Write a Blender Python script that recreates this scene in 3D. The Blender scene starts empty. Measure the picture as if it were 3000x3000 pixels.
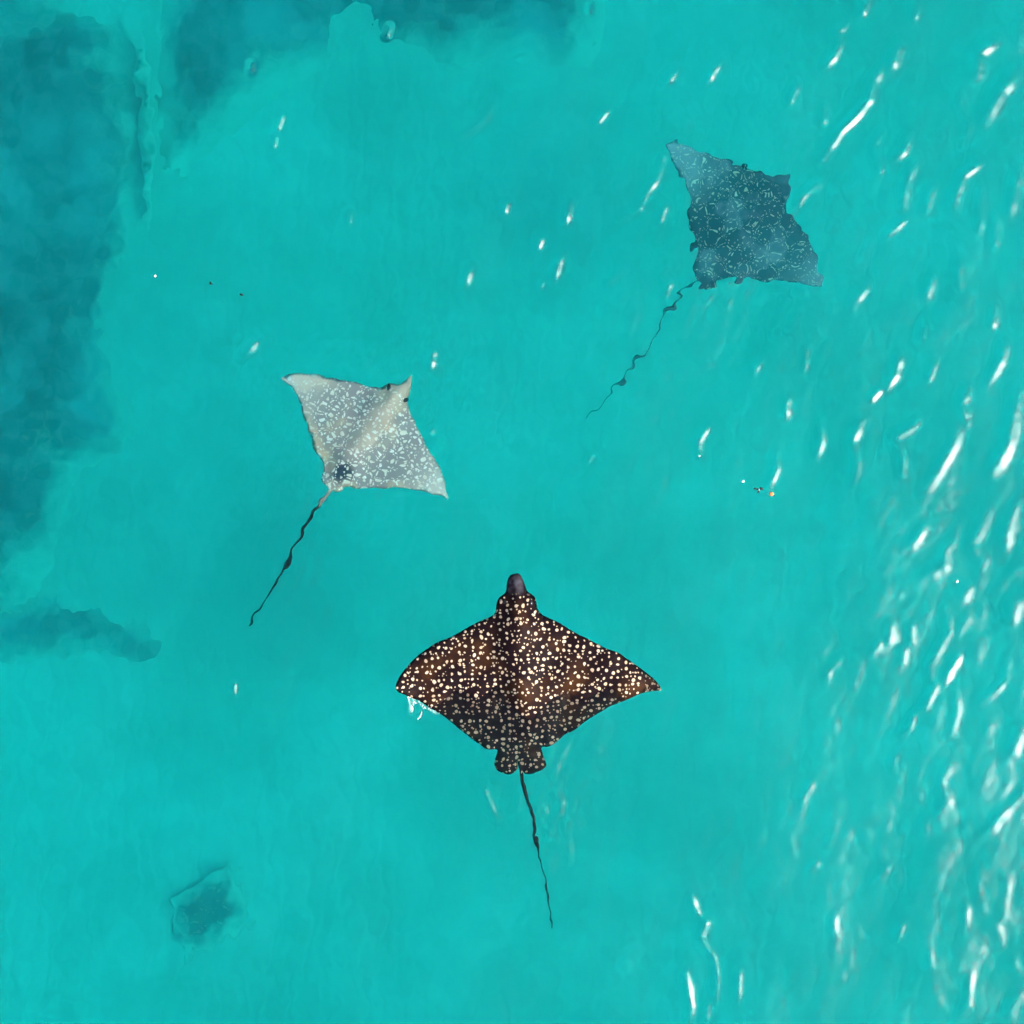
import bpy, bmesh, math, random
import numpy as np
from mathutils import Vector, Matrix
from mathutils.geometry import delaunay_2d_cdt

scn = bpy.context.scene
col = scn.collection
R = math.radians
rng = np.random.default_rng(7)
random.seed(7)

# ------------------------------------------------------------------ camera, sky, sun, exposure
HALF = 4.25                     # half the width of sea in frame, metres
CAM_H = 11.0
cam_d = bpy.data.cameras.new("camera")
cam = bpy.data.objects.new("camera", cam_d)
col.objects.link(cam)
cam.location = (0, 0, CAM_H)
cam.rotation_euler = (0, 0, 0)  # straight down from a drone
cam_d.sensor_width = 36
cam_d.angle = 2 * math.atan(HALF / CAM_H)
cam_d.clip_end = 300
scn.camera = cam

SUN_EL, SUN_AZ = R(43), R(-19)    # azimuth counter-clockwise from +X
SUN_DIR = Vector((math.cos(SUN_EL) * math.cos(SUN_AZ), math.cos(SUN_EL) * math.sin(SUN_AZ), math.sin(SUN_EL)))
world = bpy.data.worlds.new("World")
scn.world = world
world.use_nodes = True
wn = world.node_tree
bg = wn.nodes["Background"]
sky = wn.nodes.new("ShaderNodeTexSky")
sky.sky_type = 'NISHITA'
sky.sun_disc = False
sky.sun_elevation = SUN_EL
sky.sun_rotation = math.pi / 2 - SUN_AZ
sky.air_density = 1.0
sky.dust_density = 2.5
sky.ozone_density = 1.0
wn.links.new(sky.outputs[0], bg.inputs[0])
bg.inputs[1].default_value = 0.09
sd = bpy.data.lights.new("sun", 'SUN')
sd.energy = 4.0
sd.angle = R(0.5)
sd.color = (1.0, 0.93, 0.84)
sun = bpy.data.objects.new("sun", sd)
col.objects.link(sun)
sun.rotation_euler = SUN_DIR.to_track_quat('Z', 'Y').to_euler()
sun.location = SUN_DIR * 30

vs = scn.view_settings
vs.view_transform = 'Standard'
vs.look = 'None'
vs.gamma = 1
vs.use_curve_mapping = False
vs.exposure = 1.25
cy = scn.cycles
cy.max_bounces = 14
cy.diffuse_bounces = 4
cy.glossy_bounces = 4
cy.transmission_bounces = 10
cy.volume_bounces = 4
cy.transparent_max_bounces = 8
cy.use_denoising = True
cy.sample_clamp_indirect = 4.0

# ------------------------------------------------------------------ helpers
S = 2 * HALF / 3000.0
IOR = 1.33

def px(p):                      # a spot on the calm water surface, from its place in the photograph
    return ((p[0] - 1500) * S, (1500 - p[1]) * S)

def at(p, depth):               # the point at that depth that is seen through that spot of surface
    x, y = px(p)
    r = math.hypot(x, y)
    if r < 1e-6 or depth <= 0:
        return (x, y)
    th = math.atan2(r, CAM_H)
    tw = math.asin(math.sin(th) / IOR)
    k = 1 + depth * math.tan(tw) / r
    return (x * k, y * k)

def link(name, me, m, parent=None):
    o = bpy.data.objects.new(name, me)
    col.objects.link(o)
    if m is not None:
        me.materials.append(m)
    if parent is not None:
        o.parent = parent
    return o

def tag(o, label=None, cat=None, group=None, kind=None):
    if label: o["label"] = label
    if cat: o["category"] = cat
    if group: o["group"] = group
    if kind: o["kind"] = kind
    return o

def mat(name):
    m = bpy.data.materials.new(name)
    m.use_nodes = True
    nt = m.node_tree
    nt.nodes.clear()
    out = nt.nodes.new("ShaderNodeOutputMaterial")
    return m, nt, out

def N(nt, typ, **kw):
    n = nt.nodes.new(typ)
    for k, v in kw.items():
        if k.startswith("i_"):
            n.inputs[k[2:].replace("_", " ")].default_value = v
        else:
            setattr(n, k, v)
    return n

def L(nt, a, b):
    nt.links.new(a, b)

def mix(nt, fac, a, b):
    n = nt.nodes.new("ShaderNodeMix")
    n.data_type = 'RGBA'
    for v, i in ((fac, 0), (a, 6), (b, 7)):
        if hasattr(v, "is_linked"):
            nt.links.new(v, n.inputs[i])
        elif i == 0:
            n.inputs[0].default_value = v
        else:
            n.inputs[i].default_value = (*v, 1)
    return n.outputs[2]

def ramp(nt, src, lo, hi):
    n = nt.nodes.new("ShaderNodeMapRange")
    n.interpolation_type = 'SMOOTHSTEP'
    n.inputs[1].default_value = lo
    n.inputs[2].default_value = hi
    nt.links.new(src, n.inputs[0])
    return n.outputs[0]

def math_(nt, op, a, b=None):
    n = nt.nodes.new("ShaderNodeMath")
    n.operation = op
    for v, i in ((a, 0), (b, 1)):
        if v is None: continue
        if hasattr(v, "is_linked"): nt.links.new(v, n.inputs[i])
        else: n.inputs[i].default_value = v
    return n.outputs[0]

# ------------------------------------------------------------------ water: surface and body
WATER_D = 5.2
m_water, nt, out = mat("sea_water")
refr = N(nt, "ShaderNodeBsdfRefraction", i_Roughness=0.0, i_IOR=IOR)
refr.inputs["Color"].default_value = (1, 1, 1, 1)
glos = N(nt, "ShaderNodeBsdfGlossy", distribution='BECKMANN', i_Roughness=0.32)
fres = N(nt, "ShaderNodeFresnel", i_IOR=IOR)
mx = N(nt, "ShaderNodeMixShader")
L(nt, fres.outputs[0], mx.inputs[0])
L(nt, refr.outputs[0], mx.inputs[1])
L(nt, glos.outputs[0], mx.inputs[2])
L(nt, mx.outputs[0], out.inputs["Surface"])
va = N(nt, "ShaderNodeVolumeAbsorption", i_Density=0.62)
va.inputs["Color"].default_value = (0.0, 0.948, 0.9585, 1)
vsn = N(nt, "ShaderNodeVolumeScatter", i_Density=0.13, i_Anisotropy=0.3)
vsn.inputs["Color"].default_value = (0.0, 0.86, 1.0, 1)
ad = N(nt, "ShaderNodeAddShader")
L(nt, va.outputs[0], ad.inputs[0])
L(nt, vsn.outputs[0], ad.inputs[1])
L(nt, ad.outputs[0], out.inputs["Volume"])

CORE, STEP = 4.9, 0.0105
core = np.arange(-CORE, CORE + STEP / 2, STEP)
outer, d = [], STEP
v = CORE
while v < 40:
    d *= 1.35
    v += d
    outer.append(v)
outer = np.array(outer)
axis = np.concatenate([-outer[::-1], core, outer])
n = len(axis)
i0 = len(outer)
X, Y = np.meshgrid(axis, axis, indexing='xy')     # row = y, column = x
Z = np.zeros_like(X)

def smooth(t, a, b):
    t = np.clip((t - a) / (b - a), 0, 1)
    return t * t * (3 - 2 * t)

# gusts roughen the right-hand water, the left lies in the lee
gust = 0.5 + 0.20 * smooth(X, -0.2, 4.0)
for k in range(5):
    th = rng.uniform(0, 2 * math.pi); w = rng.uniform(1.4, 3.2)
    gust *= 1 + 0.10 * np.cos(2 * math.pi / w * (X * math.cos(th) + Y * math.sin(th)) + rng.uniform(0, 6.28))
prop = R(-20)
# short cross ripples lie over the middle; they thin out where the gusts drive longer wavelets
ripple = 0.34 + 0.0 * X
for cx_, cy_, r_, a_ in ((-1.25, 0.63, 0.95, 1.35), (1.85, 2.30, 1.15, 0.55), (1.1, 1.3, 0.7, 0.3), (-1.95, -0.5, 0.7, 0.7), (0.2, -2.6, 0.5, 0.7), (0.05, -1.75, 0.4, 0.65)):
    ripple = ripple + a_ * np.exp(-((X - cx_) ** 2 + (Y - cy_) ** 2) / (r_ * r_))
fine = 0.22 + 1.7 * np.exp(-((X + 1.25) ** 2 + (Y - 0.63) ** 2) / 0.8) + 0.7 * np.exp(-(X ** 2 + (Y + 1.75) ** 2) / 0.25) + 1.6 * np.exp(-((X - 0.2) ** 2 / 0.06 + (Y + 2.7) ** 2 / 0.35)) + 0.5 * np.exp(-((X - 1.85) ** 2 + (Y - 2.3) ** 2) / 1.2)
for lam0, lam1, cnt, slope, spread in ((1.0, 2.2, 10, 0.028, 35), (0.42, 0.9, 26, 0.036, 26), (0.22, 0.42, 40, 0.038, 28), (0.10, 0.20, 60, 0.078, 55), (0.07, 0.10, 40, 0.055, 70)):
    for k in range(cnt):
        lam = math.exp(rng.uniform(math.log(lam0), math.log(lam1)))
        th = prop + R(rng.normal(0, spread))
        kk = 2 * math.pi / lam
        a = slope * math.sqrt(2.0 / cnt) / kk
        ph = kk * (X * math.cos(th) + Y * math.sin(th)) + rng.uniform(0, 6.28)
        if lam < 0.1:
            Z += fine * a * np.cos(ph)
        elif lam < 0.2:
            Z += ripple * a * np.cos(ph)
        elif lam < 0.9:
            Z += gust * a * np.cos(ph)
        else:
            Z += a * np.cos(ph)

# steeper little crests that stand where the photograph shows them catching the light
def needed_slope(x, y):         # the surface tilt that mirrors the sun up to the drone
    vv = (Vector((0, 0, CAM_H)) - Vector((x, y, 0))).normalized()
    h = (vv + SUN_DIR).normalized()
    return h.x / h.z, h.y / h.z

F = 1000 / 1932.0
CRESTS = []
def crests(ox, oy, lines):
    for k, w, pts in lines:
        CRESTS.append((k, w, [(ox + a * F, oy + b * F) for a, b in pts]))
crests(2000, 0, [
 (.8, 1, [(930,155),(885,190),(900,260),(870,330),(810,390)]),
 (.95, 1.1, [(1135,395),(1090,470),(1070,570),(1000,660),(900,760),(810,900)]),
 (1.0, .9, [(1140,745),(1100,820),(1120,920),(1140,1000)]),
 (.8, 1, [(1290,790),(1260,870),(1200,910)]),
 (.8, 1.1, [(1320,940),(1280,1040),(1260,1190)]),
 (.75, 1.2, [(1430,1060),(1400,1190)]),
 (.85, 1, [(1690,940),(1600,1000),(1540,1160)]),
 (.75, 1.6, [(1790,240),(1690,320),(1700,420)]),
 (.75, 1.8, [(1920,420),(1820,530),(1730,690)]),
 (.8, 1.1, [(1590,500),(1580,600),(1640,690),(1610,820)]),
 (.85, .9, [(1270,1250),(1160,1340)]),
 (.9, 1, [(760,1060),(690,1120),(650,1190)]),
 (.75, 1.1, [(1060,1630),(990,1720)]),
 (.8, 1.1, [(1430,1570),(1390,1700)]),
 (.75, 1.4, [(1930,960),(1870,1230)]),
 (.7, 1.1, [(1700,1090),(1700,1300)]),
 (.7, 1.2, [(1790,1240),(1790,1400)]),
 (.85, .9, [(215,360),(150,470)]),
 (.8, .9, [(665,480),(610,600)]),
 (.75, 1, [(820,610),(815,680)]),
 (.75, 1.4, [(1240,260),(1200,400)]),
 (1.0, .9, [(1575,1480),(1570,1560),(1580,1640)]),
 (.75, 1, [(1780,1750),(1770,1830)]),
 (.75, 1, [(1380,1830),(1370,1930)]),
 (.7, 1.2, [(1340,20),(1330,120)]),
 (.75, 1.1, [(1060,10),(1035,70)]),
 (.7, 1.2, [(1920,140),(1930,260)]),
])
crests(2000, 1000, [
 (1.0, 1.2, [(1840,10),(1830,90),(1740,250)]),
 (.95, 1, [(1240,80),(1220,190),(1170,270)]),
 (.9, .8, [(1120,290),(1080,330)]),
 (.75, 1, [(1440,130),(1400,240)]),
 (.75, 1.2, [(1630,270),(1590,360),(1620,460)]),
 (.9, 1.5, [(1920,300),(1880,480),(1860,600),(1770,760)]),
 (.85, 1.1, [(1020,460),(970,570),(1000,680),(980,790)]),
 (.8, 1.1, [(1350,430),(1330,480),(1210,550),(1260,660),(1255,770)]),
 (.85, 1.4, [(1570,490),(1550,590),(1480,720),(1390,860)]),
 (.8, 1, [(790,470),(800,560),(775,650)]),
 (.8, 1, [(540,650),(550,720),(510,820)]),
 (.9, .9, [(155,485),(95,570),(110,660)]),
 (1.0, .8, [(700,50),(705,110),(700,160)]),
 (.75, .9, [(600,320),(595,430)]),
 (.8, 1.2, [(1370,1070),(1340,1130),(1270,1180)]),
 (.75, 1.3, [(1560,1120),(1500,1200),(1480,1290),(1300,1390)]),
 (.75, 1.4, [(1740,970),(1700,1080),(1660,1150),(1720,1260),(1700,1370)]),
 (.8, 1.5, [(1930,900),(1860,1050),(1860,1210)]),
 (.8, 1.3, [(1930,1290),(1830,1370),(1780,1470)]),
 (.75, 1.2, [(1650,1390),(1590,1480)]),
 (.85, 1.1, [(1510,1530),(1525,1650),(1470,1740),(1410,1840),(1425,1930)]),
 (.7, 1.1, [(1640,1560),(1570,1660)]),
 (.75, 1, [(1310,1620),(1310,1690)]),
 (.75, 1, [(1190,1620),(1185,1700)]),
 (.95, 1, [(1580,1790),(1520,1890),(1500,1930)]),
 (.75, 1.8, [(1720,1700),(1690,1810)]),
 (.8, 1.1, [(900,1810),(840,1880),(830,1930)]),
 (.75, 1, [(1120,1720),(1090,1770)]),
 (.8, 1, [(1270,1750),(1265,1810)]),
 (.75, 1.5, [(1890,1480),(1890,1560)]),
 (.75, 1.2, [(1850,1780),(1850,1930)]),
 (.75, .9, [(310,60),(260,130)]),
 (.75, .9, [(460,110),(410,180)]),
])
crests(2000, 2000, [
 (1.0, 1, [(1440,30),(1380,150),(1320,190),(1290,270),(1220,325)]),
 (.85, 1, [(1560,20),(1570,170),(1530,300)]),
 (.95, 1, [(1830,10),(1710,120)]),
 (.75, 1.4, [(1760,220),(1750,310)]),
 (.8, 1.6, [(1925,280),(1880,400),(1830,490)]),
 (.8, 1.3, [(1540,470),(1480,560),(1500,680),(1450,770),(1390,800),(1385,870)]),
 (.9, 1.1, [(1920,660),(1840,740),(1700,890)]),
 (.75, 1.2, [(1710,1070),(1680,1130),(1710,1270)]),
 (.8, 1.2, [(1880,1080),(1840,1240),(1830,1320),(1790,1370),(1830,1480)]),
 (.85, 1, [(1620,1270),(1610,1360)]),
 (.75, 1, [(1420,1550),(1415,1600)]),
 (.75, 1, [(1880,1560),(1920,1660)]),
 (.8, 1.1, [(1640,1680),(1630,1830),(1560,1910)]),
 (.8, 1.2, [(1910,1800),(1830,1910)]),
 (1.0, .9, [(30,1650),(60,1830),(40,1930)]),
 (.9, .8, [(130,1480),(190,1560),(205,1660),(195,1790)]),
 (.9, .8, [(60,1220),(105,1320)]),
 (.8, .9, [(140,1370),(115,1440)]),
 (.75, .9, [(335,1640),(320,1800)]),
 (.75, 1, [(870,1320),(875,1430)]),
 (.8, .9, [(1250,1390),(1230,1450)]),
 (.75, .9, [(760,1040),(730,1070)]),
 (.7, 1, [(1180,1060),(1100,1140)]),
 (.75, .9, [(150,1830),(145,1890)]),
 (.7, .9, [(730,600),(690,660)]),
 (.7, 1, [(1210,430),(1210,500)]),
])
crests(1000, 0, [
 (.95, .8, [(1510,635),(1465,690)]),
 (.85, .9, [(1910,400),(1850,480)]),
 (.8, .9, [(1300,1140),(1280,1270)]),
 (.95, .8, [(1140,1360),(1125,1400)]),
 (.8, .9, [(1255,1450),(1215,1590)]),
 (.95, .7, [(1145,1600),(1138,1625)]),
 (.85, 1, [(1830,890),(1800,1020),(1730,1110),(1700,1180),(1600,1250)]),
 (.95, .8, [(1845,1170),(1815,1245)]),
 (.7, 1, [(740,1520),(710,1620)]),
 (.65, 1, [(860,590),(820,690),(690,775)]),
 (.7, 1, [(1870,1620),(1850,1680)]),
 (.7, .9, [(1560,1570),(1520,1610)]),
 (1.05, .7, [(285,155),(270,205)]),
 (1.05, .7, [(945,1160),(935,1195)]),
 (1.05, .7, [(57,1212),(55,1250)]),
 (1.0, .6, [(1417,35),(1415,65)]),
])
for k, w, pts in [(1.05, .7, [(813,405),(808,428)]), (1.0, .7, [(832,345),(820,378)]), (1.05, .7, [(743,190),(742,205)]),
                  (1.05, .7, [(691,2005),(690,2030)]), (.9, .8, [(1415,2298),(1440,2350),(1462,2400)]), (1.0, .7, [(1200,2050),(1204,2095)]),
                  (.85, .6, [(1165,2025),(1215,2055),(1290,2095)]), (.7, 1, [(1275,1035),(1270,1075)]), (1.0, .7, [(1735,1340),(1725,1355)]), (.7, 1.0, [(760,1000),(715,1055)])]:
    CRESTS.append((k, w, pts))

CX, CY = np.meshgrid(core, core, indexing='xy')
CZ = np.zeros_like(CX)
def add_crest(k, w, pts):
    P = np.array([px(p) for p in pts])
    sig = 0.030 * w
    mid = P.mean(0)
    ch = P[-1] - P[0]
    nn_ = np.array([-ch[1], ch[0]]) / max(np.linalg.norm(ch), 1e-6)
    if nn_[0] < 0: nn_ = -nn_
    hx, hy = needed_slope(mid[0], mid[1])
    along = hx * nn_[0] + hy * nn_[1]
    across = hx * nn_[1] - hy * nn_[0]
    off_ = 0.55 * max(0.0, 1 - k)
    amp = max(0.05, along - math.sqrt(max(0.0, off_ ** 2 - across ** 2))) * CREST_GAIN * sig / 0.607
    seg = np.linalg.norm(np.diff(P, axis=0), axis=1)
    tot = seg.sum()
    off = nn_ * sig
    Q = P - off
    pad = 5 * sig + 0.05
    xa, xb = np.searchsorted(core, [Q[:, 0].min() - pad, Q[:, 0].max() + pad])
    ya, yb = np.searchsorted(core, [Q[:, 1].min() - pad, Q[:, 1].max() + pad])
    if xb <= xa or yb <= ya: return
    gx, gy = CX[ya:yb, xa:xb], CY[ya:yb, xa:xb]
    best = np.full(gx.shape, 1e9); tt = np.zeros(gx.shape)
    acc = 0.0
    for i in range(len(Q) - 1):
        d = Q[i + 1] - Q[i]; ll = seg[i]
        t = ((gx - Q[i, 0]) * d[0] + (gy - Q[i, 1]) * d[1]) / (ll * ll)
        tc = np.clip(t, 0, 1)
        dd = np.hypot(gx - Q[i, 0] - tc * d[0], gy - Q[i, 1] - tc * d[1])
        m = dd < best
        best = np.where(m, dd, best); tt = np.where(m, acc + tc * ll, tt)
        acc += ll
    env = smooth(tt, -0.3 * tot, 0.25 * tot) * smooth(tot - tt, -0.3 * tot, 0.35 * tot) if tot > 0.12 else 1.0
    h = amp * env * np.exp(-best ** 2 / (2 * sig ** 2))
    CZ[ya:yb, xa:xb] = np.maximum(CZ[ya:yb, xa:xb], h)
CREST_GAIN = 1.05
for c in CRESTS: add_crest(*c)
# soften the crests a little so that they run into the swell
for _ in range(2):
    CZ[1:-1, 1:-1] = (CZ[1:-1, 1:-1] * 4 + CZ[:-2, 1:-1] + CZ[2:, 1:-1] + CZ[1:-1, :-2] + CZ[1:-1, 2:]) / 8
Z[i0:i0 + len(core), i0:i0 + len(core)] += CZ

def water_z(x, y):
    j = np.clip(np.searchsorted(axis, x), 0, n - 1); i = np.clip(np.searchsorted(axis, y), 0, n - 1)
    return float(Z[i, j])

verts = np.stack([X.ravel(), Y.ravel(), Z.ravel()], 1)
idx = np.arange(n * n).reshape(n, n)
quads = np.stack([idx[:-1, :-1].ravel(), idx[:-1, 1:].ravel(), idx[1:, 1:].ravel(), idx[1:, :-1].ravel()], 1)
rim = np.concatenate([idx[0, :], idx[1:, -1], idx[-1, -2::-1], idx[-2:0:-1, 0]])
low = verts[rim].copy(); low[:, 2] = -WATER_D
nb = len(verts); m_ = len(rim)
lowi = nb + np.arange(m_)
nxt = np.roll(np.arange(m_), -1)
skirt = np.stack([rim, lowi, lowi[nxt], rim[nxt]], 1)
allv = np.concatenate([verts, low])
me = bpy.data.meshes.new("water")
nq = len(quads) + len(skirt)
me.vertices.add(len(allv)); me.vertices.foreach_set("co", allv.astype(np.float32).ravel())
loops = np.concatenate([quads.ravel(), skirt.ravel(), lowi[::-1]]).astype(np.int32)
starts = np.concatenate([np.arange(nq) * 4, [nq * 4]]).astype(np.int32)
me.loops.add(len(loops)); me.loops.foreach_set("vertex_index", loops)
me.polygons.add(nq + 1); me.polygons.foreach_set("loop_start", starts)
me.update(calc_edges=True); me.validate()
sm = np.zeros(nq + 1, dtype=bool); sm[:len(quads)] = True
me.polygons.foreach_set("use_smooth", sm)
tag(link("water", me, m_water), "clear turquoise sea, rippled and glinting on the right", kind="structure")

# ------------------------------------------------------------------ seabed
BED = -4.2
m_sand, nt, out = mat("pale_sand")
pb = N(nt, "ShaderNodeBsdfPrincipled", i_Roughness=0.95)
tc = N(nt, "ShaderNodeTexCoord")
n1 = N(nt, "ShaderNodeTexNoise", i_Scale=0.5, i_Detail=6.0)
L(nt, tc.outputs["Object"], n1.inputs["Vector"])
n2 = N(nt, "ShaderNodeTexNoise", i_Scale=40.0, i_Detail=4.0)
L(nt, tc.outputs["Object"], n2.inputs["Vector"])
c = mix(nt, ramp(nt, n1.outputs[0], 0.3, 0.7), (0.60, 0.56, 0.48), (0.82, 0.78, 0.70))
n3 = N(nt, "ShaderNodeTexNoise", i_Scale=2.2, i_Detail=5.0, i_Distortion=0.8)
L(nt, tc.outputs["Object"], n3.inputs["Vector"])
c = mix(nt, math_(nt, 'MULTIPLY', ramp(nt, n3.outputs[0], 0.38, 0.66), 0.17), c, (0.40, 0.38, 0.30))
c2 = mix(nt, 0.12, c, n2.outputs["Color"])
wv_ = N(nt, "ShaderNodeTexWave", i_Scale=1.6, i_Distortion=6.0, i_Detail=2.0)
wv_.inputs["Detail Scale"].default_value = 1.5
L(nt, tc.outputs["Object"], wv_.inputs["Vector"])
sbp = N(nt, "ShaderNodeBump", i_Strength=0.15, i_Distance=0.05)
L(nt, wv_.outputs["Fac"], sbp.inputs["Height"]); L(nt, sbp.outputs[0], pb.inputs["Normal"])
L(nt, c2, pb.inputs["Base Color"])
L(nt, pb.outputs[0], out.inputs["Surface"])
bm = bmesh.new()
G = np.concatenate([[-38, -25, -16, -11, -8], np.arange(-6, 6.01, 0.15), [8, 11, 16, 25, 38]])
vv = [[bm.verts.new((x, y, BED + 0.06 * math.sin(x * 1.3 + 0.6 * y) + 0.05 * math.sin(y * 1.9 - 0.7 * x + 1))) for x in G] for y in G]
for i in range(len(G) - 1):
    for j in range(len(G) - 1):
        f = bm.faces.new((vv[i][j], vv[i][j + 1], vv[i + 1][j + 1], vv[i + 1][j])); f.smooth = True
me = bpy.data.meshes.new("seabed"); bm.to_mesh(me); bm.free()
tag(link("seabed", me, m_sand), "pale sand seabed under turquoise water", kind="structure")

# ------------------------------------------------------------------ shared sheet-body builder
def chaikin(P, it=2):
    P = np.asarray(P, float)
    for _ in range(it):
        Q = np.roll(P, -1, 0)
        P = np.stack([0.75 * P + 0.25 * Q, 0.25 * P + 0.75 * Q], 1).reshape(-1, 2)
    return P

def resample(P, step, closed=True):
    P = np.asarray(P, float)
    if closed: P = np.concatenate([P, P[:1]])
    s = np.concatenate([[0], np.cumsum(np.linalg.norm(np.diff(P, axis=0), axis=1))])
    k = max(3, int(round(s[-1] / step)))
    t = np.linspace(0, s[-1], k + 1)
    out = np.stack([np.interp(t, s, P[:, 0]), np.interp(t, s, P[:, 1])], 1)
    return out[:-1] if closed else out

def inside(P, pts):
    x, y = pts[:, 0], pts[:, 1]
    r = np.zeros(len(pts), bool)
    for a, b in zip(P, np.roll(P, -1, 0)):
        c = (a[1] > y) != (b[1] > y)
        with np.errstate(divide='ignore', invalid='ignore'):
            r ^= c & (x < (b[0] - a[0]) * (y - a[1]) / (b[1] - a[1]) + a[0])
    return r

def edge_dist(P, pts):
    best = np.full(len(pts), 1e9)
    for a, b in zip(P, np.roll(P, -1, 0)):
        d = b - a
        t = np.clip(((pts - a) @ d) / max(d @ d, 1e-12), 0, 1)
        best = np.minimum(best, np.linalg.norm(pts - a - t[:, None] * d, axis=1))
    return best

def fill(P, grid, extra=()):
    """Triangulate the inside of outline P with an even scatter of inner points."""
    lo, hi = P.min(0), P.max(0)
    gx = np.arange(lo[0], hi[0], grid); gy = np.arange(lo[1], hi[1], grid * 0.866)
    pts = np.array([(x + (0.5 * grid if j % 2 else 0), y) for j, y in enumerate(gy) for x in gx])
    pts = pts[inside(P, pts)]
    pts = pts[edge_dist(P, pts) > 0.45 * grid]
    if len(extra): pts = np.concatenate([pts, np.asarray(extra)])
    allp = np.concatenate([P, pts])
    k = len(P)
    v, e, f, *_ = delaunay_2d_cdt([Vector(p) for p in allp], [(i, (i + 1) % k) for i in range(k)], [], 1, 1e-6)
    v = np.array([tuple(p) for p in v])
    return v, [tuple(t) for t in f if len(t) == 3]

def sheet_mesh(name, P, grid, top, bottom, extra=(), dist=None):
    """One closed mesh: an upper and a lower skin that share the outline."""
    v, tris = fill(P, grid, extra)
    d = edge_dist(P, v)
    rim = d < 1e-5
    zt, zb = top(v, d), bottom(v, d)
    zb = np.where(rim, zt, np.minimum(zb, zt - 0.0005))
    m = len(v)
    lowi = np.where(rim, np.arange(m), 0)
    nl = np.where(~rim)[0]
    lowi[nl] = m + np.arange(len(nl))
    co = np.concatenate([np.column_stack([v, zt]), np.column_stack([v[nl], zb[nl]])])
    faces = []
    for a, b, c in tris:
        ar = (v[b, 0] - v[a, 0]) * (v[c, 1] - v[a, 1]) - (v[c, 0] - v[a, 0]) * (v[b, 1] - v[a, 1])
        if abs(ar) < 1e-12: continue
        if ar < 0: b, c = c, b
        faces.append((a, b, c))
        if not (rim[a] and rim[b] and rim[c]):
            faces.append((lowi[a], lowi[c], lowi[b]))
    me = bpy.data.meshes.new(name)
    me.from_pydata(co.tolist(), [], [tuple(int(i) for i in f) for f in faces])
    me.polygons.foreach_set("use_smooth", [True] * len(me.polygons))
    at_ = me.attributes.new("edge_distance", 'FLOAT', 'POINT')
    at_.data.foreach_set("value", np.concatenate([d, d[nl]]).astype(np.float32))
    me.update()
    return me

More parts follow.
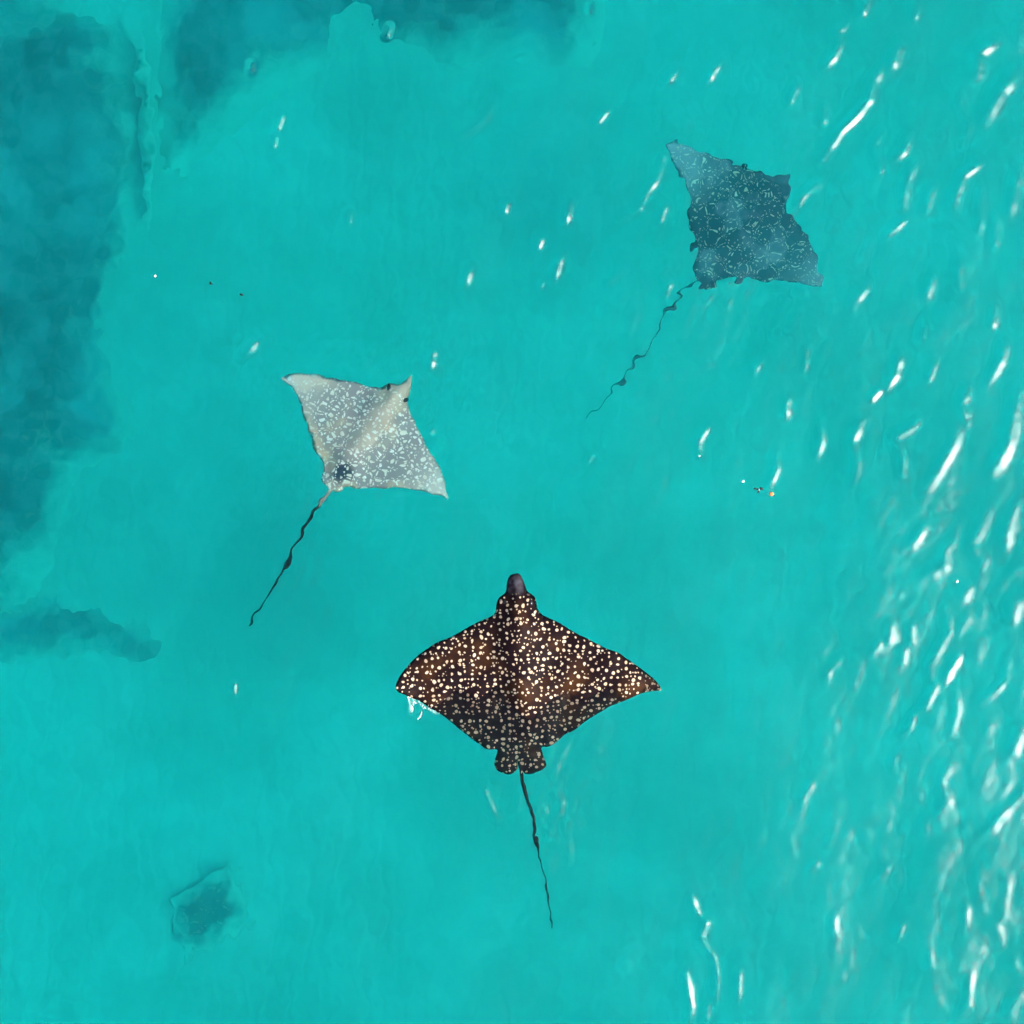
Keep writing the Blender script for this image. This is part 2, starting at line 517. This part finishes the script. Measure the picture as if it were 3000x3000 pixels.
# ------------------------------------------------------------------ eagle rays
def skin(name, base, brown, spot, head_y, tail_y, scale, r_big, tip=None, rough=0.35, seed=0.0, base_mix=0.6, tail=(0.012, 0.010, 0.012), rnd=0.7, keep=0.4, pale_wing=None, blot=None, snout=None, edge_fade=None, ridge=None):
    m, nt, out = mat(name)
    pb = N(nt, "ShaderNodeBsdfPrincipled", i_Roughness=rough)
    pb.inputs["IOR"].default_value = 1.36
    pb.inputs["Specular IOR Level"].default_value = 0.04
    tc = N(nt, "ShaderNodeTexCoord")
    sep = N(nt, "ShaderNodeSeparateXYZ")
    L(nt, tc.outputs["Object"], sep.inputs[0])
    flat = N(nt, "ShaderNodeCombineXYZ")
    L(nt, sep.outputs[0], flat.inputs[0]); L(nt, sep.outputs[1], flat.inputs[1]); flat.inputs[2].default_value = seed
    # uneven, slightly drawn-out markings
    nw = N(nt, "ShaderNodeTexNoise", i_Scale=9.0, i_Detail=2.0)
    L(nt, flat.outputs[0], nw.inputs["Vector"])
    sb = N(nt, "ShaderNodeVectorMath", operation='SUBTRACT'); sb.inputs[1].default_value = (.5, .5, .5)
    L(nt, nw.outputs["Color"], sb.inputs[0])
    sc = N(nt, "ShaderNodeVectorMath", operation='SCALE'); sc.inputs["Scale"].default_value = 0.045
    L(nt, sb.outputs[0], sc.inputs[0])
    wv = N(nt, "ShaderNodeVectorMath", operation='ADD')
    L(nt, flat.outputs[0], wv.inputs[0]); L(nt, sc.outputs[0], wv.inputs[1])
    def spots(scl, r, keep):
        vo = N(nt, "ShaderNodeTexVoronoi", voronoi_dimensions='2D', i_Scale=scl, i_Randomness=rnd)
        L(nt, wv.outputs[0], vo.inputs["Vector"])
        sx = N(nt, "ShaderNodeSeparateColor"); L(nt, vo.outputs["Color"], sx.inputs[0])
        rr = math_(nt, 'MULTIPLY_ADD', sx.outputs[0], r * 0.75)
        nt.nodes[-1].inputs[2].default_value = r * 0.62
        k = math_(nt, 'SUBTRACT', rr, vo.outputs["Distance"])
        on = ramp(nt, k, -0.02, 0.035)
        if keep < 1:
            on = math_(nt, 'MULTIPLY', on, math_(nt, 'LESS_THAN', sx.outputs[1], keep))
        return on
    big = spots(scale, r_big, 1.0)
    small = spots(scale * 1.7, r_big * 0.85, keep)
    sp = math_(nt, 'MAXIMUM', big, small)
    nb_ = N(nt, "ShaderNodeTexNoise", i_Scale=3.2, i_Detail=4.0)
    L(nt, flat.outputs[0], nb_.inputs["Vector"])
    b = mix(nt, math_(nt, 'MULTIPLY', ramp(nt, nb_.outputs[0], 0.45, 0.75), base_mix), base, brown)  # mottling; on some rays it also paints in warm sunlight and sky reflection
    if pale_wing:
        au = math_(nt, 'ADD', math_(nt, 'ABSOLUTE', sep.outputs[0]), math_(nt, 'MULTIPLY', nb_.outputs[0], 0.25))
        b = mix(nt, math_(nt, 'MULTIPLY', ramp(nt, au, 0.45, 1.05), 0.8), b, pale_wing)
    if blot:
        ds = N(nt, "ShaderNodeVectorMath", operation='DISTANCE'); ds.inputs[1].default_value = (blot[0], blot[1], seed)
        L(nt, wv.outputs[0], ds.inputs[0])
        nz_ = math_(nt, 'ADD', ds.outputs["Value"], math_(nt, 'MULTIPLY', nb_.outputs[0], 0.12))
        b = mix(nt, math_(nt, 'SUBTRACT', 1.0, ramp(nt, nz_, blot[2] * 0.6 + 0.05, blot[2] + 0.1)), b, (0.03, 0.04, 0.07))
    if ridge:
        rr_ = math_(nt, 'ADD', math_(nt, 'ABSOLUTE', sep.outputs[0]), math_(nt, 'MULTIPLY', nb_.outputs[0], 0.16))
        b = mix(nt, math_(nt, 'MULTIPLY', math_(nt, 'SUBTRACT', 1.0, ramp(nt, rr_, 0.06, 0.22)), ramp(nt, sep.outputs[1], -0.32, -0.05)), b, ridge)
    ns = N(nt, "ShaderNodeTexNoise", i_Scale=14.0, i_Detail=2.0)
    L(nt, flat.outputs[0], ns.inputs["Vector"])
    spc = mix(nt, ramp(nt, ns.outputs[0], 0.35, 0.65), spot, tuple(c * f for c, f in zip(spot, (0.80, 0.74, 0.66))))
    # snout and tail carry no spots
    m1 = ramp(nt, sep.outputs[1], head_y, head_y - 0.05)
    m1.node.inputs[1].default_value, m1.node.inputs[2].default_value = head_y - 0.06, head_y
    m1 = math_(nt, 'SUBTRACT', 1.0, m1)
    m2 = ramp(nt, sep.outputs[1], tail_y - 0.03, tail_y)
    sp = math_(nt, 'MULTIPLY', math_(nt, 'MULTIPLY', sp, m1), m2)
    c = mix(nt, sp, b, spc)
    c = mix(nt, ramp(nt, math_(nt, 'MULTIPLY', sep.outputs[1], -1.0), -tail_y + 0.06, -tail_y + 0.22), c, tail)
    if tip is not None:
        nv = math_(nt, 'MULTIPLY_ADD', ns.outputs[0], 0.10)
        nt.nodes[-1].inputs[2].default_value = 0.0
        t = math_(nt, 'ADD', sep.outputs[0], nv)
        c = mix(nt, math_(nt, 'SUBTRACT', 1.0, ramp(nt, t, tip, tip + 0.04)), c, (0.82, 0.78, 0.74))
    if snout:
        c = mix(nt, math_(nt, 'MULTIPLY', ramp(nt, math_(nt, 'ADD', sep.outputs[1], math_(nt, 'MULTIPLY', ns.outputs[0], 0.05)), head_y - 0.02, head_y + 0.09), ramp(nt, ns.outputs[0], 0.3, 0.6)), c, snout)
    if edge_fade:
        # a dusting of sand that thickens towards the margins of the disc
        ea = N(nt, "ShaderNodeAttribute", attribute_name="edge_distance")
        ef = math_(nt, 'ADD', ea.outputs["Fac"], math_(nt, 'MULTIPLY_ADD', nb_.outputs[0], 0.25))
        ef.node.inputs[1].links[0].from_node.inputs[2].default_value = -0.125
        c = mix(nt, ramp(nt, ef, 0.0, edge_fade), (0.70, 0.66, 0.58), c)
    # pale belly
    geo = N(nt, "ShaderNodeNewGeometry")
    sg = N(nt, "ShaderNodeSeparateXYZ"); L(nt, geo.outputs["True Normal"], sg.inputs[0])
    c = mix(nt, math_(nt, 'LESS_THAN', sg.outputs[2], -0.2), c, (0.7, 0.7, 0.68))
    L(nt, c, pb.inputs["Base Color"])
    bp = N(nt, "ShaderNodeBump", i_Strength=0.25, i_Distance=0.01)
    L(nt, nb_.outputs[0], bp.inputs["Height"]); L(nt, bp.outputs[0], pb.inputs["Normal"])
    L(nt, pb.outputs[0], out.inputs["Surface"])
    return m

def tail_strip(pts, w0, w1):
    """Right bank, tip and left bank of a tail along pts, plus its midline."""
    P = resample(pts, 0.03, closed=False)
    for _ in range(1): P[1:-1] = (P[:-2] + 2 * P[1:-1] + P[2:]) / 4
    T = np.gradient(P, axis=0); T /= np.linalg.norm(T, axis=1)[:, None]
    Nn = np.stack([T[:, 1], -T[:, 0]], 1)      # heading's right
    w = np.linspace(w0, w1, len(P))[:, None] / 2
    return P + Nn * w, P - Nn * w, P

def eagle_ray(label, right, tail, left, org, k, depth, heading, zmid, m_args, thick=1.0, tail_w=(0.03, 0.012), eyes=None, tail_sink=0.25, bank=0):
    """right: outline from snout down the animal's left... as listed; tail: midline from root to tip; left: back up to the snout."""
    def w(p):
        return at((org[0] + p[0] * k, org[1] + p[1] * k), depth)
    Rg = np.array([w(p) for p in right]); Tl = np.array([w(p) for p in tail]); Lf = np.array([w(p) for p in left])
    nose = np.array(w(heading[0])); root = np.array(w(heading[1]))
    fwd = (nose - root) / np.linalg.norm(nose - root)
    ang = math.atan2(fwd[1], fwd[0]) - math.pi / 2
    ctr = (nose + root) / 2
    ca, sa = math.cos(-ang), math.sin(-ang)
    M = np.array([[ca, -sa], [sa, ca]])
    loc = lambda P: (P - ctr) @ M.T
    Rg, Tl, Lf = loc(Rg), loc(Tl), loc(Lf)
    ta, tb, tm = tail_strip(Tl, *tail_w)
    # the right bank (photo right) follows the right outline
    if (ta[0] - tb[0]) @ (Rg[-1] - Lf[0]) < 0: ta, tb = tb, ta
    body_rt = Rg; body_lf = Lf
    def open_chaikin(P, it=2):
        for _ in range(it):
            a = 0.75 * P[:-1] + 0.25 * P[1:]; b = 0.25 * P[:-1] + 0.75 * P[1:]
            P = np.concatenate([P[:1], np.stack([a, b], 1).reshape(-1, 2), P[-1:]])
        return P
    rt = resample(open_chaikin(body_rt), 0.014, closed=False)
    lf = resample(open_chaikin(body_lf), 0.014, closed=False)
    P = np.concatenate([rt, ta, tb[::-1], lf])
    keep = [0]
    for i in range(1, len(P)):
        if np.linalg.norm(P[i] - P[keep[-1]]) > 0.003: keep.append(i)
    if np.linalg.norm(P[keep[-1]] - P[0]) < 0.003: keep.pop()
    P = P[keep]
    half = np.linalg.norm(nose - root) / 2
    tail_len = np.linalg.norm(np.diff(tm, axis=0), axis=1).sum()
    def mid(v):
        z = zmid(v[:, 0], v[:, 1])
        return z - tail_sink * smooth(-v[:, 1], half, half + tail_len)
    def swell(v, d):
        u, y = v[:, 0], v[:, 1]
        body = smooth(y, -half - 0.02, -half + 0.35)
        t = 0.030 * (1 - np.exp(-d / 0.10))
        t = t + 0.085 * np.exp(-(u / 0.15) ** 2) * smooth(d, 0, 0.16) * body
        t = t + 0.02 * np.exp(-((np.abs(u) - 0.13) / 0.05) ** 2 - ((y - (half - 0.42)) / 0.12) ** 2) * smooth(d, 0, 0.05)
        t = t - 0.018 * np.exp(-(u / 0.03) ** 2) * smooth(-y, half - 0.55, half - 0.2) * smooth(d, 0, 0.06)
        return thick * np.maximum(t, 0)
    me = sheet_mesh("body", P, 0.026, lambda v, d: mid(v) + swell(v, d), lambda v, d: mid(v) - 0.7 * swell(v, d), extra=tm[1:-1])
    r = bpy.data.objects.new("eagle_ray", None)
    r.empty_display_size = 0.2
    col.objects.link(r)
    r.location = (ctr[0], ctr[1], -depth)
    r.rotation_euler = (0, R(bank), ang)
    tag(r, label, "eagle ray")
    nm = "spotted_skin"
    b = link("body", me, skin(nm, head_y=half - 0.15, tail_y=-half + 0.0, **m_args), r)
    if eyes:
        for s in (-1, 1):
            ex, ey = s * eyes[0], half - eyes[1]
            bm = bmesh.new()
            bmesh.ops.create_uvsphere(bm, u_segments=12, v_segments=8, radius=0.022)
            for vtx in bm.verts:
                vtx.co.y *= 1.4; vtx.co.z *= 0.8
            for f in bm.faces: f.smooth = True
            em = bpy.data.meshes.new("eye"); bm.to_mesh(em); bm.free()
            e = link("eye", em, m_eye, r)
            e.location = (ex, ey, float(mid(np.array([[ex, ey]]))[0]) + 0.018)
    return r

m_eye, nt, out = mat("dark_eye")
pb = N(nt, "ShaderNodeBsdfPrincipled", i_Roughness=0.12)
pb.inputs["Base Color"].default_value = (0.012, 0.011, 0.014, 1)
L(nt, pb.outputs[0], out.inputs["Surface"])

# the near ray: its front and left wing tip awash, its rear just under
def z1(u, y):
    z = 0.012 - 0.17 * smooth(-(y + 0.09 * np.sin(6 * u + 0.8) + 0.06 * np.sin(14 * u) + 0.22 * np.abs(u) - 0.05), 0.0, 0.5)
    z = z + 0.010 * np.sin(9 * u + 5 * y) * smooth(np.abs(u), 0.05, 0.25) + 0.006 * np.sin(21 * u - 13 * y)
    z = z + 0.10 * smooth(-u, 0.80, 1.12) - 0.03 * smooth(u, 0.7, 1.1)
    z = z - 0.02 * smooth(y, 0.42, 0.60)
    return z
right1 = [(885,128),(905,128),(925,160),(935,190),(945,215),(952,240),(975,255),(1000,272),(1012,300),(1015,335),(1025,365),(1050,390),(1100,415),(1160,440),(1210,475),(1270,510),(1340,540),(1400,575),(1450,600),(1500,615),(1535,630),(1580,665),(1640,705),(1700,750),(1750,790),(1785,830),(1799,858),(1797,868),(1785,868),(1750,868),(1700,878),(1640,895),(1580,925),(1520,955),(1480,970),(1430,1005),(1380,1035),(1340,1060),(1300,1090),(1260,1125),(1230,1142),(1195,1152),(1165,1180),(1130,1215),(1090,1235),(1050,1235),(1045,1245),(1050,1270),(1065,1310),(1080,1345),(1060,1375),(1020,1392),(985,1410),(945,1408),(928,1395),(920,1360)]
left1 = [(898,1360),(888,1385),(865,1405),(835,1410),(800,1400),(765,1390),(742,1350),(750,1310),(768,1265),(765,1250),(700,1250),(660,1220),(600,1180),(530,1130),(480,1085),(430,1040),(385,1005),(345,975),(290,940),(235,910),(185,885),(150,870),(128,845),(140,800),(165,755),(210,700),(260,650),(320,605),(370,570),(410,550),(440,542),(500,515),(560,480),(630,440),(690,415),(745,390),(757,360),(762,310),(780,275),(815,255),(825,230),(825,195),(833,160),(850,138)]
k1 = 900 / 1932.0
tail1 = [((1350 + a * .31056 - 1100) / k1, (2200 + b * .31056 - 1620) / k1) for a, b in [(555,90),(570,220),(590,350),(630,500),(668,590),(690,700),(694,790),(695,880),(710,970),(745,1050),(762,1120),(765,1200),(795,1300),(806,1400),(812,1500),(838,1600),(855,1690),(876,1770),(886,1860),(888,1955)]]
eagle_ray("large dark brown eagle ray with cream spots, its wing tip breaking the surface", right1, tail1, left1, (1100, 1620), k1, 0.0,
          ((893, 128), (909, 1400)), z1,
          dict(base=(0.010, 0.0055, 0.007), brown=(0.10, 0.040, 0.010), spot=(0.54, 0.43, 0.32), snout=(0.045, 0.045, 0.06), scale=17.5, r_big=0.195, tip=-1.06, rough=0.5, rnd=0.72, keep=0.35, base_mix=0.38),  # brown mottle: natural skin tone plus warm light patches painted in
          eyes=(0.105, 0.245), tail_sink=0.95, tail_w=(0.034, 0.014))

# the pale ray a little deeper
def z2(u, y):
    return -0.03 * smooth(np.abs(u), 0.6, 1.0) + 0.02 * smooth(y, 0.0, 0.4)
right2 = [(1240,103),(1242,150),(1228,215),(1208,280),(1217,330),(1240,380),(1265,440),(1290,490),(1315,550),(1345,600),(1375,650),(1400,715),(1432,760),(1450,810),(1468,880),(1498,955),(1490,972),(1470,975),(1410,945),(1340,915),(1250,905),(1150,892),(1060,900),(980,895),(900,900),(840,900),(805,885),(785,880),(780,910),(745,930),(700,925),(684,905)]
left2 = [(668,900),(645,885),(618,865),(608,835),(620,795),(635,750),(605,695),(575,650),(556,590),(545,540),(530,470),(505,420),(488,370),(470,300),(440,245),(395,190),(350,155),(328,133),(345,124),(400,110),(470,102),(545,107),(610,122),(740,138),(850,160),(940,198),(1025,212),(1050,190),(1095,170),(1150,172),(1198,152)]
k2 = 700 / 1649.0
tail2 = [(676,900),(640,955),(600,1015),(545,1105),(480,1190),(465,1250),(405,1320),(378,1400),(330,1490),(265,1550),(225,1630),(185,1700),(125,1780),(105,1825),(80,1860)]
eagle_ray("pale grey eagle ray with dense white spots, second nearest, dark thin tail", right2, tail2, left2, (680, 1050), k2, 0.33,
          ((1235, 112), (676, 905)), z2,
          dict(ridge=(0.66, 0.52, 0.42), base=(0.32, 0.28, 0.29), brown=(0.86, 0.58, 0.38), spot=(0.97, 0.94, 0.90), scale=19.0, r_big=0.225, rnd=0.62, keep=0.75, pale_wing=(0.82, 0.73, 0.68), blot=(0.0, -0.42, 0.10), base_mix=0.8, rough=0.5, seed=3.0),
          eyes=(0.09, 0.2), tail_sink=0.35, tail_w=(0.026, 0.011))

# the deep blue-looking ray
def z3(u, y):
    return 0.10 * smooth(np.abs(u), 0.5, 1.05)
right3 = [(1375,292),(1380,340),(1362,400),(1366,480),(1395,570),(1440,640),(1495,690),(1530,780),(1560,870),(1582,960),(1596,1045),(1560,1052),(1510,1040),(1440,1018),(1380,990),(1300,982),(1220,985),(1120,975),(1050,972),(980,985),(920,990),(885,1000),(875,1025),(840,1045),(812,1020)]
left3 = [(795,1005),(765,975),(742,930),(738,880),(742,800),(735,700),(722,600),(710,500),(695,410),(665,330),(640,270),(605,220),(572,150),(553,95),(590,84),(650,95),(710,128),(780,142),(850,165),(910,195),(990,205),(1060,235),(1140,258),(1200,280),(1240,300),(1290,287),(1340,290)]
k3 = 740 / 1662.0
tail3 = [(804,1005),(745,1022),(690,1060),(630,1140),(590,1190),(540,1265),(500,1360),(400,1470),(335,1590),(250,1690),(160,1800),(95,1885)]
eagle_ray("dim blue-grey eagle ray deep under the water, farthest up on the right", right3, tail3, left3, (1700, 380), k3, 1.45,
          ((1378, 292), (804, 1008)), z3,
          dict(tail=(0.07, 0.08, 0.10), base=(0.03, 0.042, 0.075), brown=(0.34, 0.32, 0.42), spot=(0.72, 0.68, 0.60), scale=22.0, r_big=0.16, pale_wing=(0.34, 0.34, 0.42), base_mix=0.9, rough=0.5, seed=7.0),  # pale patches and wings: sky reflection painted into the skin colour
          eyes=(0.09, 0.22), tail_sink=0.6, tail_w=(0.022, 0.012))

# the faintest ray, near the bottom
right4 = [(1220,330),(1262,560),(1330,830),(1440,1080),(1450,1180),(1250,1400),(980,1530),(700,1640)]
left4 = [(660,1640),(560,1510),(460,1250),(350,960),(320,880),(640,750),(880,620),(1080,430),(1160,350)]
eagle_ray("barely visible shadowy ray down on the seabed at the lower left", right4, [(680,1640),(620,1760),(540,1880),(480,2000),(440,2100)], left4, (420, 2450), 400 / 1932.0, 4.02,
          ((1210, 325), (680, 1640)), lambda u, y: -0.05 * smooth(np.abs(u), 0.1, 0.4),
          dict(tail=(0.62, 0.58, 0.52), edge_fade=0.17, base=(0.11, 0.115, 0.12), brown=(0.34, 0.33, 0.31), spot=(0.42, 0.42, 0.40), scale=12.0, r_big=0.16, rough=0.6, seed=11.0), thick=0.35, tail_sink=-0.02)

# ------------------------------------------------------------------ reef on the seabed
def reef_mat(name, dark, sand_blend):
    m, nt, out = mat(name)
    pb = N(nt, "ShaderNodeBsdfPrincipled", i_Roughness=0.95)
    tc = N(nt, "ShaderNodeTexCoord")
    n1 = N(nt, "ShaderNodeTexNoise", i_Scale=1.6, i_Detail=9.0, i_Distortion=0.6); n1.inputs["Roughness"].default_value = 0.68
    L(nt, tc.outputs["Object"], n1.inputs["Vector"])
    ed = N(nt, "ShaderNodeAttribute", attribute_name="edge_distance")
    # sand has drifted over the margins of the rock
    e = math_(nt, 'ADD', ed.outputs["Fac"], math_(nt, 'MULTIPLY_ADD', n1.outputs[0], 2.3))
    e.node.inputs[1].links[0].from_node.inputs[2].default_value = -0.85
    cov = math_(nt, "MULTIPLY", ramp(nt, e, 0.0, sand_blend), ramp(nt, ed.outputs["Fac"], 0.0, 0.55 * sand_blend))
    n3 = N(nt, "ShaderNodeTexNoise", i_Scale=5.0, i_Detail=6.0)
    L(nt, tc.outputs["Object"], n3.inputs["Vector"])
    rock = mix(nt, ramp(nt, n3.outputs[0], 0.35, 0.7), dark, tuple(c * 3.2 for c in dark))
    n4 = N(nt, "ShaderNodeTexNoise", i_Scale=0.9, i_Detail=4.0, i_Distortion=0.5)
    L(nt, tc.outputs["Object"], n4.inputs["Vector"])
    rock = mix(nt, ramp(nt, n4.outputs[0], 0.42, 0.68), rock, tuple(c * 5.0 for c in dark))
    c = mix(nt, cov, (0.70, 0.66, 0.58), rock)
    L(nt, c, pb.inputs["Base Color"])
    L(nt, pb.outputs[0], out.inputs["Surface"])
    return m

def reef(label, poly, h, m, seed, depth=4.1):
    P = np.array([at((a * 3000 / 1932, b * 3000 / 1932), depth) for a, b in poly])
    ctr = P.mean(0); P = P - ctr
    P = resample(chaikin(P, 2), 0.09)
    r_ = np.random.default_rng(seed)
    ph = r_.uniform(0, 6.28, (14, 3)); fr = r_.uniform(1.5, 9, 14); th = r_.uniform(0, 6.28, 14)
    def nz(v):
        s = 0
        for i in range(14):
            s = s + np.sin(fr[i] * (v[:, 0] * math.cos(th[i]) + v[:, 1] * math.sin(th[i])) + ph[i, 0]) / fr[i]
        return s
    top = lambda v, d: np.where(d < 1e-5, -0.14, -0.13 + (h + 0.13) * (1 - np.exp(-d / 0.6)) * (1 + 0.4 * nz(v)) + 0.05 * nz(v * 3) * smooth(d, 0, 0.4))
    me = sheet_mesh("reef_outcrop", P, 0.10, top, lambda v, d: np.full(len(v), -0.45))
    o = link("reef_outcrop", me, m)
    o.location = (ctr[0], ctr[1], BED)
    tag(o, label, "reef")
    return o
m_reef = reef_mat("weedy_rock", (0.055, 0.065, 0.075), 0.95)
reef("long dark reef ledge under water along the left edge", [(-300,-200),(60,-60),(110,-30),(225,-20),(262,60),(290,200),(300,330),(290,450),(262,560),(250,680),(285,800),(260,880),(160,900),(150,980),(110,1060),(70,1120),(60,1180),(-300,1180)], 0.45, m_reef, 3)
reef("dark reef under water across the top left, widest outcrop there", [(262,-60),(268,60),(285,200),(300,345),(370,330),(430,270),(500,190),(600,140),(700,135),(760,135),(850,145),(920,120),(1010,135),(1060,165),(1130,100),(1160,-10),(1100,-260),(300,-260)], 0.5, m_reef, 5)
reef("small dark reef patch under water at lower left", [(-300,1170),(0,1110),(80,1070),(170,1080),(260,1120),(330,1170),(370,1230),(390,1310),(350,1340),(270,1310),(180,1300),(120,1275),(40,1280),(-20,1290),(-300,1300)], 0.35, m_reef, 8)
m_ridge = reef_mat("sandy_rubble", (0.085, 0.105, 0.085), 0.12)
rd = reef("narrow pale rubble ridge between the left and top reefs", [(236,10),(252,30),(268,90),(284,200),(292,330),(300,430),(282,440),(266,330),(252,210),(242,110)], 0.12, m_ridge, 13, depth=3.8)
rd.location.z += 0.42; rd.name = rd.data.name = "rubble_ridge"; rd["category"] = "ridge"
# ------------------------------------------------------------------ small things on the surface
def simple(name, color, rough=0.6, spec=0.5):
    m, nt, out = mat(name)
    pb = N(nt, "ShaderNodeBsdfPrincipled", i_Roughness=rough)
    tc = N(nt, "ShaderNodeTexCoord")
    nn = N(nt, "ShaderNodeTexNoise", i_Scale=120.0, i_Detail=3.0)
    L(nt, tc.outputs["Object"], nn.inputs["Vector"])
    c = mix(nt, nn.outputs[0], tuple(c * 0.75 for c in color), tuple(min(1, c * 1.2) for c in color))
    L(nt, c, pb.inputs["Base Color"])
    L(nt, pb.outputs[0], out.inputs["Surface"])
    return m
m_black = simple("black_film", (0.012, 0.010, 0.013))
m_orange = simple("orange_peel", (0.78, 0.27, 0.10))
m_white = simple("white_foam", (0.85, 0.83, 0.80))
m_flesh = simple("pale_flesh", (0.6, 0.5, 0.48))

def blade(name, pts, h, m, parent, lift=0.0):
    """A thin curved blade: outline pts (metres, local), closed, h thick."""
    P = resample(chaikin(np.array(pts), 2), 0.004)
    sp = max(0.004, np.ptp(P, 0).max() / 8)
    me = sheet_mesh(name, P, sp, lambda v, d: lift + h * (1 - np.exp(-d / 0.006)) + 0.004 * np.sin(v[:, 0] * 60),
                    lambda v, d: lift - 0.4 * h * (1 - np.exp(-d / 0.006)) + 0.004 * np.sin(v[:, 0] * 60))
    return link(name, me, m, parent)

def floater(name, p, label, cat, lift=0.012, group=None):
    x, y = px(p)
    r = bpy.data.objects.new(name, None)
    r.empty_display_size = 0.05
    col.objects.link(r)
    r.location = (x, y, water_z(x, y) + lift)
    tag(r, label, cat, group)
    return r
q = S * 200 / 1932.0
def lp(pts, c): return [((a - c[0]) * q, (c[1] - b) * q) for a, b in pts]
c_ = (700, 815)
w = floater("winged_scrap", (2150 + 700 * 200 / 1932, 1350 + 815 * 200 / 1932), "tiny black winged scrap with forked tail beside an orange bit", "debris")
blade("wing", lp([(562,762),(600,755),(650,775),(700,800),(705,822),(680,832),(630,808),(560,800)], c_), 0.004, m_black, w)
blade("wing", lp([(722,752),(765,748),(800,765),(828,800),(815,835),(780,820),(745,815),(722,825)], c_), 0.004, m_black, w)
blade("trunk", lp([(695,790),(718,790),(728,820),(715,848),(690,840),(688,815)], c_), 0.007, m_flesh, w, 0.003)
blade("tail_prong", lp([(690,840),(708,845),(690,880),(660,915),(636,940),(660,895)], c_), 0.003, m_black, w)
blade("tail_prong", lp([(700,842),(722,840),(712,880),(716,925),(700,925),(688,885)], c_), 0.003, m_black, w)
def one_blade(name, pts, c, scale, h, m, p, label, cat, lift=0.010, group=None):
    P = resample(chaikin(np.array([((a - c[0]) * scale, (c[1] - b) * scale) for a, b in pts]), 2), 0.004)
    sp = max(0.0035, np.ptp(P, 0).max() / 8)
    me = sheet_mesh(name, P, sp, lambda v, d: h * (1 - np.exp(-d / 0.006)) + 0.003 * np.sin(v[:, 0] * 80 + v[:, 1] * 40),
                    lambda v, d: -0.5 * h * (1 - np.exp(-d / 0.006)))
    o = link(name, me, m)
    x, y = px(p)
    o.location = (x, y, water_z(x, y) + lift)
    return tag(o, label, cat, group)
one_blade("orange_peel", [(1000,890),(1060,885),(1110,895),(1130,930),(1125,970),(1090,995),(1040,1000),(1005,985),(995,940)], (1060, 942), q, 0.008, m_orange,
          (2150 + 1060 * 200 / 1932, 1350 + 942 * 200 / 1932), "small orange scrap afloat beside the black winged one", "debris")
round_ = [(0,-10),(8,-7),(10,1),(6,9),(-2,10),(-9,6),(-10,-3)]
for p, s, lab in [((2176,1410), .0012, "white fleck afloat just left of the black winged scrap"), ((455,809), .0011, "white fleck afloat on the left, near two black specks"),
                  ((2803,1703), .0012, "white fleck afloat at the right, lower than the orange scrap"), ((2048,1336), .0008, "tiniest white fleck, at the foot of a pale ripple")]:
    one_blade("foam_fleck", round_, (0, 0), s * 1.1, 0.007, m_white, p, lab, "foam fleck", group="white flecks on the water")
for p, pts, lab in [((618,830), [(-8,-7),(4,-5),(3,0),(12,5),(10,8),(0,4),(-2,10),(-5,9),(-4,0)], "black speck with a barb, left one of two afloat"),
                    ((707,863), [(-9,-5),(0,-6),(9,1),(11,6),(2,6),(-6,3)], "small black speck, right one of two afloat")]:
    one_blade("dark_speck", pts, (0, 0), 0.0019, 0.005, m_black, p, lab, "speck", group="black specks on the water")

# splash where the left wing tip cuts the surface
r_ = np.random.default_rng(21)
bm = bmesh.new()
def drop(x, y, z, rx, ry, rz, a):
    ret = bmesh.ops.create_icosphere(bm, subdivisions=1, radius=1.0)
    mm = Matrix.Translation((x, y, z)) @ Matrix.Rotation(a, 4, 'Z') @ Matrix.Diagonal((rx, ry, rz, 1))
    bmesh.ops.transform(bm, matrix=mm, verts=ret["verts"])
pa = [(190,890),(240,915),(290,945),(345,978),(390,1010)]
PA = np.array([px((1100 + a * k1, 1620 + b * k1)) for a, b in pa])
LP = resample(PA, 0.004, closed=False)
for p in LP:
    for _ in range(1):
        if r_.random() < 0.75:
            s = r_.uniform(0.0015, 0.0045)
            dx, dy = r_.normal(0, 0.010, 2)
            x, y = p[0] + dx, p[1] + dy - 0.008
            drop(x, y, water_z(x, y) + 0.004 + r_.uniform(0, .01), s * 1.6, s, s, r_.uniform(0, 3.1))
for line in ([(205,905),(212,930),(216,948)], [(243,930),(236,965),(224,998)], [(285,998),(280,1020),(274,1045)], [(228,960),(226,985)]):
    Q = resample(np.array([px((1100 + a * k1, 1620 + b * k1)) for a, b in line]), 0.007, closed=False)
    for p in Q:
        s = r_.uniform(0.002, 0.0055)
        drop(p[0] + r_.normal(0, .006), p[1], water_z(p[0], p[1]) + 0.006, s, s * 1.5, s, 0)
for f in bm.faces: f.smooth = True
me = bpy.data.meshes.new("splash"); bm.to_mesh(me); bm.free()
tag(link("splash", me, m_white), "white splash of drops along the dark ray's raised wing tip", "splash", kind="stuff")
